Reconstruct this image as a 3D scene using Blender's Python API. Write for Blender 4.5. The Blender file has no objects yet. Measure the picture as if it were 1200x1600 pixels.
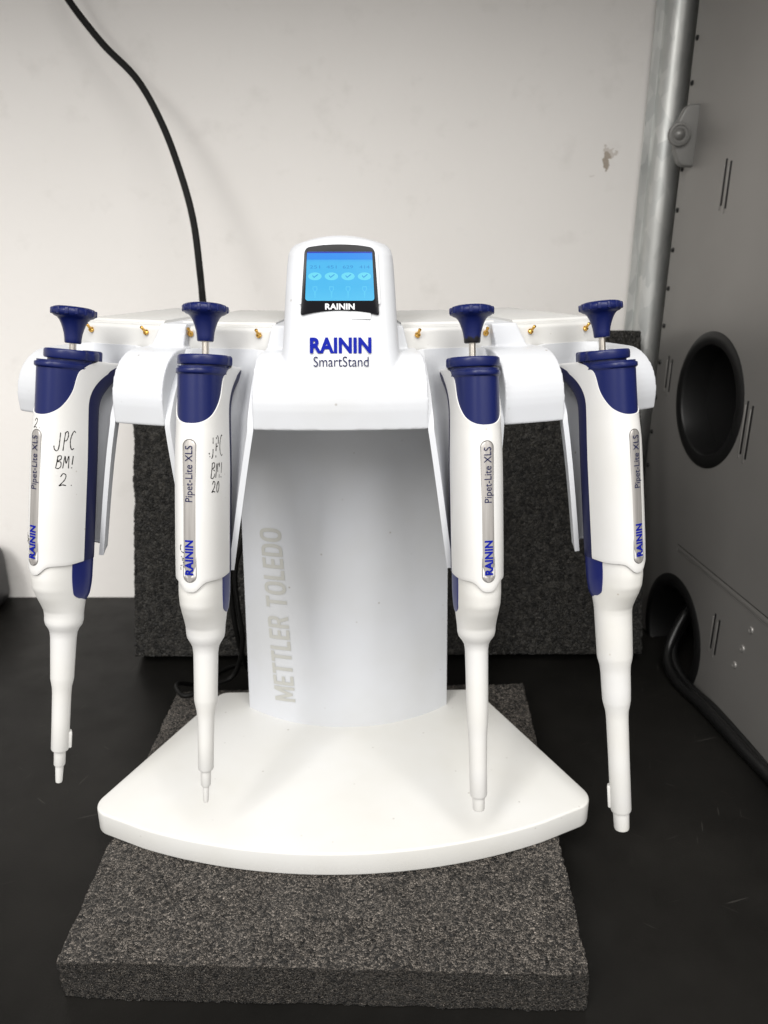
import bpy, bmesh, math, random
from mathutils import Vector, Matrix, noise
random.seed(7)
R = math.radians
S = bpy.context.scene
COL = S.collection

# ------------------------------------------------------------------ camera
cam = bpy.data.cameras.new("camera")
cam.sensor_fit = 'VERTICAL'; cam.sensor_height = 34.6; cam.sensor_width = 25.95
cam.lens = 26.0
cam.clip_start = 0.01; cam.clip_end = 50
cam.dof.use_dof = True; cam.dof.focus_distance = 0.365; cam.dof.aperture_fstop = 13
co = bpy.data.objects.new("camera", cam); COL.objects.link(co)
co.location = (0, 0, 0.32); co.rotation_euler = (R(90 - 19), 0, 0)
S.camera = co

# ------------------------------------------------------------------ room light
W = bpy.data.worlds.new("World"); S.world = W; W.use_nodes = True
bg = W.node_tree.nodes['Background']
bg.inputs[0].default_value = (1.0, 0.97, 0.94, 1); bg.inputs[1].default_value = 0.76
def area(name, loc, target, sx, sy, power, col=(1, 0.98, 0.95)):
    l = bpy.data.lights.new(name, 'AREA'); l.shape = 'RECTANGLE'
    l.size = sx; l.size_y = sy; l.energy = power; l.color = col
    o = bpy.data.objects.new(name, l); COL.objects.link(o)
    o.location = loc
    d = Vector(target) - Vector(loc)
    o.rotation_euler = d.to_track_quat('-Z', 'Y').to_euler()
    return o
area("ceiling_lamp_left", (-0.95, -1.3, 1.65), (0.0, 0.4, 0.1), 0.55, 1.2, 34)
area("ceiling_lamp_right", (0.75, -1.3, 1.65), (0.0, 0.4, 0.1), 1.0, 1.6, 27)
area("ceiling_lamp_overhead", (0.05, -0.35, 1.85), (0.0, 0.30, 0.1), 1.2, 0.6, 15)
S.view_settings.view_transform = 'Standard'
S.view_settings.look = 'None'
S.view_settings.exposure = 0.03
S.view_settings.gamma = 1.0
S.cycles.max_bounces = 8

# ------------------------------------------------------------------ materials
def mat(name, col, rough=0.5, metal=0.0, spec=0.5, coat=0.0):
    m = bpy.data.materials.new(name); m.use_nodes = True
    b = m.node_tree.nodes['Principled BSDF']
    b.inputs['Base Color'].default_value = (*col, 1)
    b.inputs['Roughness'].default_value = rough
    b.inputs['Metallic'].default_value = metal
    b.inputs['Specular IOR Level'].default_value = spec
    b.inputs['Coat Weight'].default_value = coat
    return m
def nd(m, t, **k):
    n = m.node_tree.nodes.new(t)
    for a, v in k.items(): setattr(n, a, v)
    return n
def lk(m, a, b): m.node_tree.links.new(a, b)
def bsdf(m): return m.node_tree.nodes['Principled BSDF']
def coords(m, scale=(1, 1, 1)):
    tc = nd(m, 'ShaderNodeTexCoord'); mp = nd(m, 'ShaderNodeMapping')
    mp.inputs['Scale'].default_value = scale
    lk(m, tc.outputs['Object'], mp.inputs['Vector']); return mp.outputs['Vector']
def ramp(m, fac, stops):
    r = nd(m, 'ShaderNodeValToRGB'); e = r.color_ramp.elements
    while len(e) < len(stops): e.new(0.5)
    for i, (p, c) in enumerate(stops):
        e[i].position = p; e[i].color = (*c, 1) if len(c) == 3 else c
    lk(m, fac, r.inputs['Fac']); return r.outputs['Color']
def tex_noise(m, vec, scale, detail=4, rough=0.55):
    n = nd(m, 'ShaderNodeTexNoise'); n.inputs['Scale'].default_value = scale
    n.inputs['Detail'].default_value = detail; n.inputs['Roughness'].default_value = rough
    lk(m, vec, n.inputs['Vector']); return n.outputs['Fac']
def bump(m, fac, strength, dist):
    b = nd(m, 'ShaderNodeBump'); b.inputs['Strength'].default_value = strength
    b.inputs['Distance'].default_value = dist
    lk(m, fac, b.inputs['Height']); lk(m, b.outputs['Normal'], bsdf(m).inputs['Normal'])
def mix(m, fac, a, b, mode='MIX'):
    x = nd(m, 'ShaderNodeMix', data_type='RGBA', blend_type=mode)
    for s, v in ((x.inputs[0], fac), (x.inputs[6], a), (x.inputs[7], b)):
        if hasattr(v, 'links'): lk(m, v, s)
        elif isinstance(v, (int, float)): s.default_value = v
        else: s.default_value = (*v, 1)
    return x.outputs[2]
def specks(m, col, dirt, vec_scale=150, amount=0.09, tint=(0.93, 0.92, 0.89)):
    """moulded plastic: faint yellowed mottling and sparse dirt specks"""
    v = coords(m)
    n1 = tex_noise(m, v, 18, 3)
    base = mix(m, ramp(m, n1, [(0.35, (0, 0, 0)), (0.75, (1, 1, 1))]), col, tuple(c * t for c, t in zip(col, tint)))
    vo = nd(m, 'ShaderNodeTexVoronoi'); vo.inputs['Scale'].default_value = vec_scale
    lk(m, v, vo.inputs['Vector'])
    dot = ramp(m, vo.outputs['Distance'], [(0.03, (1, 1, 1)), (amount, (0, 0, 0))])
    sep = nd(m, 'ShaderNodeSeparateColor'); lk(m, vo.outputs['Color'], sep.inputs[0])
    pick = ramp(m, sep.outputs[0], [(0.88, (0, 0, 0)), (1.0, (0.8, 0.8, 0.8))])
    msk = mix(m, 1.0, dot, pick, 'MULTIPLY')
    out = mix(m, msk, base, dirt)
    lk(m, out, bsdf(m).inputs['Base Color'])
    n2 = tex_noise(m, v, 1800, 2)
    bump(m, n2, 0.06, 0.0003)
M = {}
M['stand'] = mat('stand_white_plastic', (0.80, 0.81, 0.83), 0.42)
specks(M['stand'], (0.600, 0.618, 0.652), (0.25, 0.22, 0.18), 150, 0.12)
M['base'] = mat('base_white_plastic', (0.80, 0.80, 0.79), 0.45)
specks(M['base'], (0.665, 0.665, 0.65), (0.20, 0.17, 0.13), 190, 0.16)
M['roof'] = mat('housing_white_plastic', (0.66, 0.66, 0.66), 0.5)
specks(M['roof'], (0.60, 0.60, 0.59), (0.35, 0.32, 0.28), 300, 0.15)
M['white'] = mat('pipette_white_plastic', (0.80, 0.79, 0.775), 0.38)
specks(M['white'], (0.70, 0.70, 0.695), (0.35, 0.30, 0.24), 170, 0.09)
M['white_b'] = mat('ejector_white_plastic', (0.82, 0.81, 0.79), 0.45)
specks(M['white_b'], (0.69, 0.69, 0.685), (0.40, 0.34, 0.27), 140, 0.10, (0.95, 0.93, 0.86))
M['blue'] = mat('navy_plastic', (0.004, 0.0095, 0.080), 0.34, 0, 0.35)
v_ = coords(M['blue']); bump(M['blue'], tex_noise(M['blue'], v_, 2500, 2), 0.08, 0.0003)
M['blue_grip'] = mat('navy_grip_plastic', (0.006, 0.008, 0.050), 0.45, 0, 0.3)
M['blue_button'] = mat('blue_button_plastic', (0.008, 0.014, 0.12), 0.30, 0, 0.4)
M['steel'] = mat('plunger_steel', (0.62, 0.58, 0.52), 0.28, 1.0)
M['gold'] = mat('gold_contact', (0.72, 0.42, 0.10), 0.25, 1.0)
M['plate'] = mat('brushed_name_plate', (0.56, 0.54, 0.51), 0.42, 0.55)
v_ = coords(M['plate'], (1, 1, 0.03)); f_ = tex_noise(M['plate'], v_, 900, 3)
lk(M['plate'], ramp(M['plate'], f_, [(0.3, (0.34, 0.325, 0.31)), (0.7, (0.48, 0.46, 0.44))]), bsdf(M['plate']).inputs['Base Color'])
M['ink_blue'] = mat('printed_blue_ink', (0.004, 0.012, 0.26), 0.7, 0, 0.1)
M['ink_navy'] = mat('printed_navy_ink', (0.006, 0.009, 0.06), 0.7, 0, 0.1)
M['edge'] = mat('plate_edge_outline', (0.16, 0.155, 0.15), 0.6)  # dark grey outline round the name plate
M['ink_grey'] = mat('printed_grey_ink', (0.47, 0.47, 0.44), 0.7, 0, 0.2)
M['marker'] = mat('black_marker_ink', (0.012, 0.011, 0.010), 0.7, 0, 0.1)
M['bezel'] = mat('gloss_black_bezel', (0.004, 0.004, 0.006), 0.16, 0, 0.15)
M['bezel_text'] = mat('printed_silver_ink', (0.62, 0.63, 0.65), 0.5)
M['rim'] = mat('bezel_surround_plastic', (0.70, 0.70, 0.70), 0.4)
def emit(name, col, s=1.0):
    m = mat(name, (0, 0, 0), 0.2)
    bsdf(m).inputs['Emission Color'].default_value = (*col, 1)
    bsdf(m).inputs['Emission Strength'].default_value = s
    return m
M['scr'] = emit('lcd_backlight', (0.05, 0.42, 0.98))
v_ = coords(M['scr']); sx_ = nd(M['scr'], 'ShaderNodeSeparateXYZ'); lk(M['scr'], v_, sx_.inputs[0])
mr_ = nd(M['scr'], 'ShaderNodeMapRange'); mr_.inputs[1].default_value = -0.0115; mr_.inputs[2].default_value = 0.0115
lk(M['scr'], sx_.outputs[2], mr_.inputs[0])
c_ = ramp(M['scr'], mr_.outputs[0], [(0.0, (0.085, 0.56, 0.88)), (0.35, (0.045, 0.47, 0.84)), (0.8, (0.045, 0.46, 0.84)), (1.0, (0.008, 0.18, 0.82))])
n_ = tex_noise(M['scr'], v_, 220, 3)
lk(M['scr'], mix(M['scr'], ramp(M['scr'], n_, [(0.4, (0, 0, 0)), (0.7, (0.35, 0.35, 0.35))]), c_, (0.06, 0.48, 0.86)), bsdf(M['scr']).inputs['Emission Color'])
M['scr_bar'] = emit('lcd_header', (0.008, 0.26, 0.84))
M['scr_fill'] = emit('lcd_icon_fill', (0.05, 0.47, 0.86))
M['scr_glyph'] = emit('lcd_faint_icon', (0.085, 0.57, 0.88))
M['scr_edge'] = emit('lcd_edge', (0.004, 0.02, 0.45))
M['scr_icon'] = emit('lcd_icon', (0.13, 0.68, 0.88))
M['scr_tick'] = emit('lcd_tick', (0.03, 0.33, 0.72))
M['scr_text'] = emit('lcd_digits', (0.02, 0.27, 0.66))
M['cord'] = mat('black_cord_rubber', (0.005, 0.0048, 0.0045), 0.55, 0, 0.2)
M['cable'] = mat('black_cable_sheath', (0.006, 0.006, 0.006), 0.32, 0, 0.45)
M['dev'] = mat('black_device_plastic', (0.015, 0.015, 0.016), 0.4)

# foam: crinkled charcoal polyethylene beads
def foam_mat(name, lo, hi, scale, pit=0.42, top=0.60):
    m = mat(name, lo, 0.42, 0, 0.5)
    v = coords(m)
    wn = nd(m, 'ShaderNodeTexNoise'); wn.inputs['Scale'].default_value = 260; wn.inputs['Detail'].default_value = 2
    lk(m, v, wn.inputs['Vector'])
    mv = nd(m, 'ShaderNodeMix', data_type='VECTOR'); mv.inputs[0].default_value = 0.0018
    lk(m, v, mv.inputs[4]); lk(m, wn.outputs['Color'], mv.inputs[5])
    vo = nd(m, 'ShaderNodeTexVoronoi', feature='DISTANCE_TO_EDGE'); vo.inputs['Scale'].default_value = scale
    lk(m, mv.outputs[1], vo.inputs['Vector'])
    vc = nd(m, 'ShaderNodeTexVoronoi'); vc.inputs['Scale'].default_value = scale
    lk(m, mv.outputs[1], vc.inputs['Vector'])
    sp = nd(m, 'ShaderNodeSeparateColor'); lk(m, vc.outputs['Color'], sp.inputs[0])
    n = tex_noise(m, v, scale * 1.9, 5, 0.75)
    big = tex_noise(m, v, 45, 3)
    cell = ramp(m, sp.outputs[0], [(0.0, lo), (0.55, tuple((a + b) / 2 for a, b in zip(lo, hi))), (1.0, hi)])
    fine = ramp(m, n, [(pit, (0.08, 0.08, 0.08)), (top, (1.6, 1.56, 1.52))])
    c = mix(m, 1.0, cell, fine, 'MULTIPLY')
    c = mix(m, 0.6, c, mix(m, 1.0, c, ramp(m, big, [(0.3, (0.75, 0.75, 0.75)), (0.7, (1.15, 1.15, 1.15))]), 'MULTIPLY'))
    lk(m, c, bsdf(m).inputs['Base Color'])
    h = nd(m, 'ShaderNodeMath', operation='ADD')
    hr = ramp(m, vo.outputs['Distance'], [(0.0, (0, 0, 0)), (0.35, (1, 1, 1))])
    lk(m, hr, h.inputs[0]); lk(m, n, h.inputs[1])
    bump(m, h.outputs[0], 1.0, 0.0010)
    return m
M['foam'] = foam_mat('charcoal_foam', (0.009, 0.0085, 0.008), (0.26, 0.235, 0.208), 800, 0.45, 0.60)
M['foam_cut_shaded'] = foam_mat('charcoal_foam_cut_shaded', (0.007, 0.0068, 0.0065), (0.20, 0.182, 0.160), 1250, 0.47, 0.62)  # finer cut grain; colour also darkened for sides the overhead light misses
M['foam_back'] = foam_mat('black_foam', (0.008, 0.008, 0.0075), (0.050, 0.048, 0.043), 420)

# bench: black resin top with faint scratches
m = M['bench'] = mat('black_resin_bench', (0.012, 0.0115, 0.011), 0.40, 0, 0.15)
v = coords(m)
f = tex_noise(m, v, 9, 5)
lk(m, ramp(m, f, [(0.3, (0.009, 0.0085, 0.008)), (0.7, (0.017, 0.016, 0.015))]), bsdf(m).inputs['Base Color'])
sc = None
base_c = ramp(m, f, [(0.3, (0.005, 0.0048, 0.0044)), (0.7, (0.013, 0.0122, 0.011))])
for rot, sc_, th in ((0.3, (55, 3.5, 1), 0.735), (1.25, (60, 3, 1), 0.74), (2.2, (70, 4, 1), 0.745)):
    tc = nd(m, 'ShaderNodeTexCoord'); mp = nd(m, 'ShaderNodeMapping')
    mp.inputs['Rotation'].default_value = (0, 0, rot)
    lk(m, tc.outputs['Object'], mp.inputs['Vector'])
    mp2 = nd(m, 'ShaderNodeMapping'); mp2.inputs['Scale'].default_value = sc_
    lk(m, mp.outputs['Vector'], mp2.inputs['Vector'])
    n = tex_noise(m, mp2.outputs['Vector'], 9, 1)
    s = ramp(m, n, [(th, (0, 0, 0)), (th + 0.03, (1, 1, 1))])
    g = tex_noise(m, v, 6 + rot, 2)
    s = mix(m, 1.0, s, ramp(m, g, [(0.5, (0, 0, 0)), (0.65, (0.6, 0.6, 0.6))]), 'MULTIPLY')
    base_c = mix(m, s, base_c, (0.055, 0.052, 0.047))
lk(m, base_c, bsdf(m).inputs['Base Color'])
lk(m, ramp(m, tex_noise(m, v, 40, 4), [(0.3, (0.30, 0.30, 0.30)), (0.7, (0.46, 0.46, 0.46))]), bsdf(m).inputs['Roughness'])
bump(m, tex_noise(m, v, 900, 3), 0.12, 0.0004)

# wall: cream paint with scuffs and one brown stain
m = M['wall'] = mat('cream_wall_paint', (0.80, 0.77, 0.73), 0.7, 0, 0.3)
v = coords(m)
c = mix(m, ramp(m, tex_noise(m, v, 7, 5), [(0.35, (0, 0, 0)), (0.7, (1, 1, 1))]), (0.90, 0.876, 0.846), (0.87, 0.846, 0.815))
c = mix(m, ramp(m, tex_noise(m, v, 38, 6), [(0.58, (0, 0, 0)), (0.8, (0.30, 0.30, 0.30))]), c, (0.62, 0.60, 0.56))
def blot(m, c, px, pz, rx, rz, col, amt):
    tc = nd(m, 'ShaderNodeTexCoord'); mp = nd(m, 'ShaderNodeMapping')
    mp.vector_type = 'POINT'
    mp.inputs['Location'].default_value = (-px / rx, 0, -pz / rz); mp.inputs['Scale'].default_value = (1 / rx, 0, 1 / rz)
    lk(m, tc.outputs['Object'], mp.inputs['Vector'])
    ln = nd(m, 'ShaderNodeVectorMath', operation='LENGTH'); lk(m, mp.outputs['Vector'], ln.inputs[0])
    ad = nd(m, 'ShaderNodeMath', operation='ADD'); lk(m, ln.outputs['Value'], ad.inputs[0])
    mu = nd(m, 'ShaderNodeMath', operation='MULTIPLY'); mu.inputs[1].default_value = 1.6
    lk(m, tex_noise(m, v, 120, 4), mu.inputs[0]); lk(m, mu.outputs[0], ad.inputs[1])
    s = ramp(m, ad.outputs[0], [(0.95, (amt,) * 3), (1.65, (0, 0, 0))])
    s2 = nd(m, 'ShaderNodeMath', operation='MULTIPLY'); s2.inputs[1].default_value = 1.0
    lk(m, s, s2.inputs[0])
    return mix(m, s2.outputs[0], c, col)
c = blot(m, c, 0.178, 0.386, 0.014, 0.020, (0.30, 0.235, 0.17), 0.80)
c = blot(m, c, 0.181, 0.392, 0.022, 0.026, (0.45, 0.39, 0.33), 0.5)
c = blot(m, c, 0.165, 0.374, 0.018, 0.012, (0.42, 0.36, 0.30), 0.45)
lk(m, c, bsdf(m).inputs['Base Color'])
bump(m, tex_noise(m, v, 160, 4), 0.12, 0.002)

# galvanised upright and grey painted cabinet
m = M['galv'] = mat('galvanised_steel', (0.50, 0.52, 0.50), 0.40, 0.65)
v = coords(m, (1, 1, 0.35))
vo = nd(m, 'ShaderNodeTexVoronoi'); vo.inputs['Scale'].default_value = 210; lk(m, v, vo.inputs['Vector'])
sp = nd(m, 'ShaderNodeSeparateColor'); lk(m, vo.outputs['Color'], sp.inputs[0])
c = ramp(m, sp.outputs[0], [(0.0, (0.52, 0.54, 0.53)), (1.0, (0.70, 0.71, 0.69))])
lk(m, mix(m, ramp(m, tex_noise(m, v, 30, 4), [(0.4, (0, 0, 0)), (0.7, (0.6, 0.6, 0.6))]), c, (0.44, 0.44, 0.42)), bsdf(m).inputs['Base Color'])
m = M['cab'] = mat('grey_cabinet_paint', (0.20, 0.195, 0.185), 0.42, 0.45)
v = coords(m)
lk(m, ramp(m, tex_noise(m, v, 6, 4), [(0.3, (0.235, 0.227, 0.216)), (0.7, (0.29, 0.28, 0.267))]), bsdf(m).inputs['Base Color'])
bump(m, tex_noise(m, v, 1100, 2), 0.10, 0.0003)
M['cab_trim'] = mat('grey_cabinet_trim', (0.19, 0.188, 0.18), 0.4, 0.3)
M['dark'] = mat('black_rubber', (0.007, 0.007, 0.007), 0.42, 0, 0.25)
M['port_shade_seam'] = mat('port_shade_and_seam_black', (0.004, 0.004, 0.004), 0.6, 0, 0.1)  # near-black colour carries the shade inside the deep ports; also the seam

# ------------------------------------------------------------------ helpers
def link(name, me, m, parent=None, smooth=True, angle=40):
    o = bpy.data.objects.new(name, me); COL.objects.link(o)
    if m is not None: me.materials.clear(); me.materials.append(m)
    if smooth and len(me.polygons):
        me.shade_smooth(); me.set_sharp_from_angle(angle=R(angle))
    if parent: o.parent = parent
    return o
def pydata(verts, faces):
    me = bpy.data.meshes.new("mesh"); me.from_pydata([tuple(v) for v in verts], [], faces); me.update()
    return me
def from_bm(bm, fix=True):
    if fix: bmesh.ops.recalc_face_normals(bm, faces=bm.faces)
    me = bpy.data.meshes.new("mesh"); bm.to_mesh(me); bm.free(); return me
def loft(rings, cap=True):
    n = len(rings[0]); vs = [p for r in rings for p in r]; fs = []
    for i in range(len(rings) - 1):
        for j in range(n):
            k = (j + 1) % n
            fs.append((i * n + j, i * n + k, (i + 1) * n + k, (i + 1) * n + j))
    if cap:
        fs.append(tuple(range(n - 1, -1, -1))); b = (len(rings) - 1) * n
        fs.append(tuple(b + j for j in range(n)))
    me = pydata(vs, fs); bm = bmesh.new(); bm.from_mesh(me); bpy.data.meshes.remove(me)
    bmesh.ops.remove_doubles(bm, verts=bm.verts, dist=1e-6)
    return from_bm(bm)
def lathe_rings(prof, n=48, centre=(0, 0)):
    return [[(centre[0] + r * math.cos(2 * math.pi * j / n), centre[1] + r * math.sin(2 * math.pi * j / n), z) for j in range(n)] for r, z in prof]
def bm_add(bm, me, mtx=None):
    if mtx is not None: me.transform(mtx)
    bm.from_mesh(me); bpy.data.meshes.remove(me)
def extrude_poly(pts, z0, z1, bev=0.0, seg=3):
    """closed plan outline -> solid between z0 and z1 with rounded rims"""
    bm = bmesh.new()
    f = bm.faces.new([bm.verts.new((x, y, z0)) for x, y in pts])
    r = bmesh.ops.extrude_face_region(bm, geom=[f])
    for v in r['geom']:
        if isinstance(v, bmesh.types.BMVert): v.co.z = z1
    bmesh.ops.recalc_face_normals(bm, faces=bm.faces)
    if bev > 0:
        es = [e for e in bm.edges if abs(e.verts[0].co.z - e.verts[1].co.z) < 1e-9]
        bmesh.ops.bevel(bm, geom=es, offset=bev, segments=seg, profile=0.5, affect='EDGES', clamp_overlap=True)
    return from_bm(bm)
def round_corners(pts, rads, seg=8):
    out = []; n = len(pts)
    for i, (p, r) in enumerate(zip(pts, rads)):
        if r <= 0: out.append(p); continue
        P = Vector(p); A = (Vector(pts[i - 1]) - P).normalized(); B = (Vector(pts[(i + 1) % n]) - P).normalized()
        a = A.angle(B); d = r / math.tan(a / 2)
        c = P + (A + B).normalized() * (r / math.sin(a / 2))
        s = P + A * d - c; e = P + B * d - c
        a0 = math.atan2(s.y, s.x); a1 = math.atan2(e.y, e.x)
        da = (a1 - a0 + math.pi) % (2 * math.pi) - math.pi
        for k in range(seg + 1):
            t = a0 + da * k / seg; out.append((c.x + r * math.cos(t), c.y + r * math.sin(t)))
    return out
def box_me(sx, sy, sz, bev=0, seg=2, loc=(0, 0, 0)):
    bm = bmesh.new(); bmesh.ops.create_cube(bm, size=1)
    for v in bm.verts: v.co = Vector((v.co.x * sx + loc[0], v.co.y * sy + loc[1], v.co.z * sz + loc[2]))
    if bev: bmesh.ops.bevel(bm, geom=list(bm.edges), offset=bev, segments=seg, affect='EDGES', profile=0.5)
    return from_bm(bm)
def catmull(P, sub=10):
    P = [Vector(p) for p in P]; P = [2 * P[0] - P[1]] + P + [2 * P[-1] - P[-2]]; out = []
    for i in range(1, len(P) - 2):
        a, b, c, d = P[i - 1:i + 3]
        for k in range(sub):
            t = k / sub
            out.append(0.5 * ((2 * b) + (c - a) * t + (2 * a - 5 * b + 4 * c - d) * t * t + (3 * b - a - 3 * c + d) * t ** 3))
    out.append(P[-2]); return out
def tube(path, r, n=14, flat=1.0, side=Vector((0, 1, 0)), lobes=False, taper=None):
    rings = []
    for i, p in enumerate(path):
        t = (path[min(i + 1, len(path) - 1)] - path[max(i - 1, 0)]).normalized()
        a = side.cross(t)
        if a.length < 1e-4: a = Vector((1, 0, 0)).cross(t)
        a.normalize(); b = t.cross(a).normalized(); ring = []
        for j in range(n):
            th = 2 * math.pi * j / n; rr = r
            if lobes: rr = r * (1 - 0.30 * math.exp(-((abs(math.sin(th)) - 1) / 0.06) ** 2))
            ring.append(p + a * (math.cos(th) * rr) + b * (math.sin(th) * rr * flat))
        rings.append(ring)
    return loft(rings)
def text_me(s, size=1.0, offset=0.0, space=1.0, res=4):
    c = bpy.data.curves.new("txt", 'FONT'); c.body = s; c.size = size; c.offset = offset
    c.space_character = space; c.resolution_u = res; c.extrude = 0
    o = bpy.data.objects.new("txt", c); COL.objects.link(o)
    dg = bpy.context.evaluated_depsgraph_get(); dg.update()
    me = bpy.data.meshes.new_from_object(o.evaluated_get(dg))
    bpy.data.objects.remove(o); bpy.data.curves.remove(c)
    return me
def fit_text(s, length, height, fn, offset=0.0, space=1.0, capref=None):
    """text scaled into length x cap height, each vertex mapped by fn(advance, rise)"""
    me = text_me(s, 1.0, offset, space)
    xs = [v.co.x for v in me.vertices]; x0, x1 = min(xs), max(xs)
    ref = text_me('E', 1.0, offset); ys = [v.co.y for v in ref.vertices]; y0, y1 = min(ys), max(ys)
    bpy.data.meshes.remove(ref)
    bm = bmesh.new(); bm.from_mesh(me); bpy.data.meshes.remove(me)
    for v in bm.verts: v.co = Vector(fn((v.co.x - x0) / (x1 - x0) * length, (v.co.y - y0) / (y1 - y0) * height))
    return from_bm(bm, False)
def block_text(word, length, height, fn, st=0.175):
    """heavy condensed capitals drawn as outlines with counters"""
    def ring(cx, cy, rx, ry, a0, a1, n=14, e=2.6):
        return [(cx + rx * spow(math.cos(a0 + (a1 - a0) * k / n), 2 / e), cy + ry * spow(math.sin(a0 + (a1 - a0) * k / n), 2 / e)) for k in range(n + 1)]
    def letter(ch):
        w = {'M': 0.80, 'E': 0.50, 'T': 0.56, 'L': 0.47, 'R': 0.60, 'O': 0.66, 'D': 0.61, ' ': 0.26}[ch]; h2 = math.pi / 2; t = st * 0.9
        if ch == 'E': return w, [[(0, 0), (w, 0), (w, t), (st, t), (st, 0.5 - t / 2), (w * 0.92, 0.5 - t / 2), (w * 0.92, 0.5 + t / 2), (st, 0.5 + t / 2), (st, 1 - t), (w, 1 - t), (w, 1), (0, 1)]]
        if ch == 'T': return w, [[(w / 2 - st / 2, 0), (w / 2 + st / 2, 0), (w / 2 + st / 2, 1 - t), (w, 1 - t), (w, 1), (0, 1), (0, 1 - t), (w / 2 - st / 2, 1 - t)]]
        if ch == 'L': return w, [[(0, 0), (w, 0), (w, t), (st, t), (st, 1), (0, 1)]]
        if ch == 'M': return w, [[(0, 0), (st * .92, 0), (st * .92, 0.62), (w / 2 - 0.06, 0.1), (w / 2 + 0.06, 0.1), (w - st * .92, 0.62), (w - st * .92, 0), (w, 0), (w, 1), (w - st * 1.15, 1), (w / 2, 0.42), (st * 1.15, 1), (0, 1)]]
        if ch == 'O': return w, [ring(w / 2, 0.5, w / 2, 0.515, 0, 2 * math.pi, 36)[:-1], ring(w / 2, 0.5, w / 2 - st, 0.515 - t, 0, 2 * math.pi, 36)[:-1]]
        if ch == 'D': return w, [[(0, 0)] + ring(w * 0.45, 0.5, w * 0.55, 0.5, -h2, h2) + [(0, 1)], [(st, t)] + ring(w * 0.45, 0.5, w * 0.55 - st, 0.5 - t, -h2, h2) + [(st, 1 - t)]]
        if ch == 'R': return w, [[(0, 0), (st, 0), (st, 0.40), (w * 0.48, 0.40), (w * 0.72, 0), (w * 1.04, 0), (w * 0.74, 0.43)] + ring(w * 0.55, 0.71, w * 0.43, 0.29, -h2 * 0.75, h2) + [(0, 1)],
                                 [(st, 0.40 + t * 0.85)] + ring(w * 0.52, 0.70, w * 0.46 - st, 0.145, -h2, h2) + [(st, 1 - t)]]
        return w, []
    c = bpy.data.curves.new('txt', 'CURVE'); c.dimensions = '2D'; c.fill_mode = 'BOTH'; x = 0.0
    for ch in word:
        w, loops = letter(ch)
        for lp in loops:
            q = c.splines.new('POLY'); q.points.add(len(lp) - 1); q.use_cyclic_u = True
            for a, b in zip(q.points, lp): a.co = (x + b[0], b[1], 0, 1)
        x += w + 0.095
    o = bpy.data.objects.new('txt', c); COL.objects.link(o)
    dg = bpy.context.evaluated_depsgraph_get(); dg.update()
    me = bpy.data.meshes.new_from_object(o.evaluated_get(dg)); bpy.data.objects.remove(o); bpy.data.curves.remove(c)
    x -= 0.095; bm = bmesh.new(); bm.from_mesh(me); bpy.data.meshes.remove(me)
    for k in range(1, 8):      # enough cuts to follow a curved surface
        bmesh.ops.bisect_plane(bm, geom=list(bm.verts) + list(bm.edges) + list(bm.faces), plane_co=(0, k / 8, 0), plane_no=(0, 1, 0))
    for v in bm.verts: v.co = Vector(fn(v.co.x / x * length, v.co.y * height))
    return from_bm(bm, False)
def tag(o, label, cat, group=None):
    o['label'] = label; o['category'] = cat
    if group: o['group'] = group
    return o
def empty(name, loc=(0, 0, 0), rz=0):
    o = bpy.data.objects.new(name, None); COL.objects.link(o); o.empty_display_size = 0.02
    o.location = loc; o.rotation_euler = (0, 0, rz); return o
def structure(o): o['kind'] = 'structure'; return o
def spow(x, e): return math.copysign(abs(x) ** e, x)
def sstep(x, a, b):
    t = max(0, min(1, (x - a) / (b - a))); return t * t * (3 - 2 * t)
def interp(x, tab):
    if x <= tab[0][0]: return tab[0][1]
    for (a, va), (b, vb) in zip(tab, tab[1:]):
        if x <= b: return va + (vb - va) * (x - a) / (b - a)
    return tab[-1][1]
def smooth_interp(x, tab):
    """monotone cubic through the table"""
    n = len(tab)
    if x <= tab[0][0]: return tab[0][1]
    if x >= tab[-1][0]: return tab[-1][1]
    sl = [(tab[i + 1][1] - tab[i][1]) / (tab[i + 1][0] - tab[i][0]) for i in range(n - 1)]
    tg = [sl[0]] + [0 if sl[i - 1] * sl[i] <= 0 else 2 * sl[i - 1] * sl[i] / (sl[i - 1] + sl[i]) for i in range(1, n - 1)] + [sl[-1]]
    i = max(k for k in range(n - 1) if tab[k][0] <= x)
    h = tab[i + 1][0] - tab[i][0]; t = (x - tab[i][0]) / h
    return ((2 * t ** 3 - 3 * t * t + 1) * tab[i][1] + (t ** 3 - 2 * t * t + t) * h * tg[i]
            + (3 * t * t - 2 * t ** 3) * tab[i + 1][1] + (t ** 3 - t * t) * h * tg[i + 1])

# ------------------------------------------------------------------ the setting
bm = bmesh.new(); bmesh.ops.create_grid(bm, x_segments=2, y_segments=2, size=0.5)
me = from_bm(bm); me.transform(Matrix.Translation((0, 0.18, 0)) @ Matrix.Diagonal((2.4, 0.9965, 1, 1)))
structure(link('bench_top', me, M['bench'], smooth=False))
structure(link('wall', box_me(2.4, 0.05, 1.3, 0, loc=(0, 0.7015, 0.60)), M['wall'], smooth=False))
structure(link('shelf', box_me(1.44, 0.34, 0.025, 0.002, loc=(-0.49, 0.502, 0.635)), M['cab_trim']))

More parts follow.
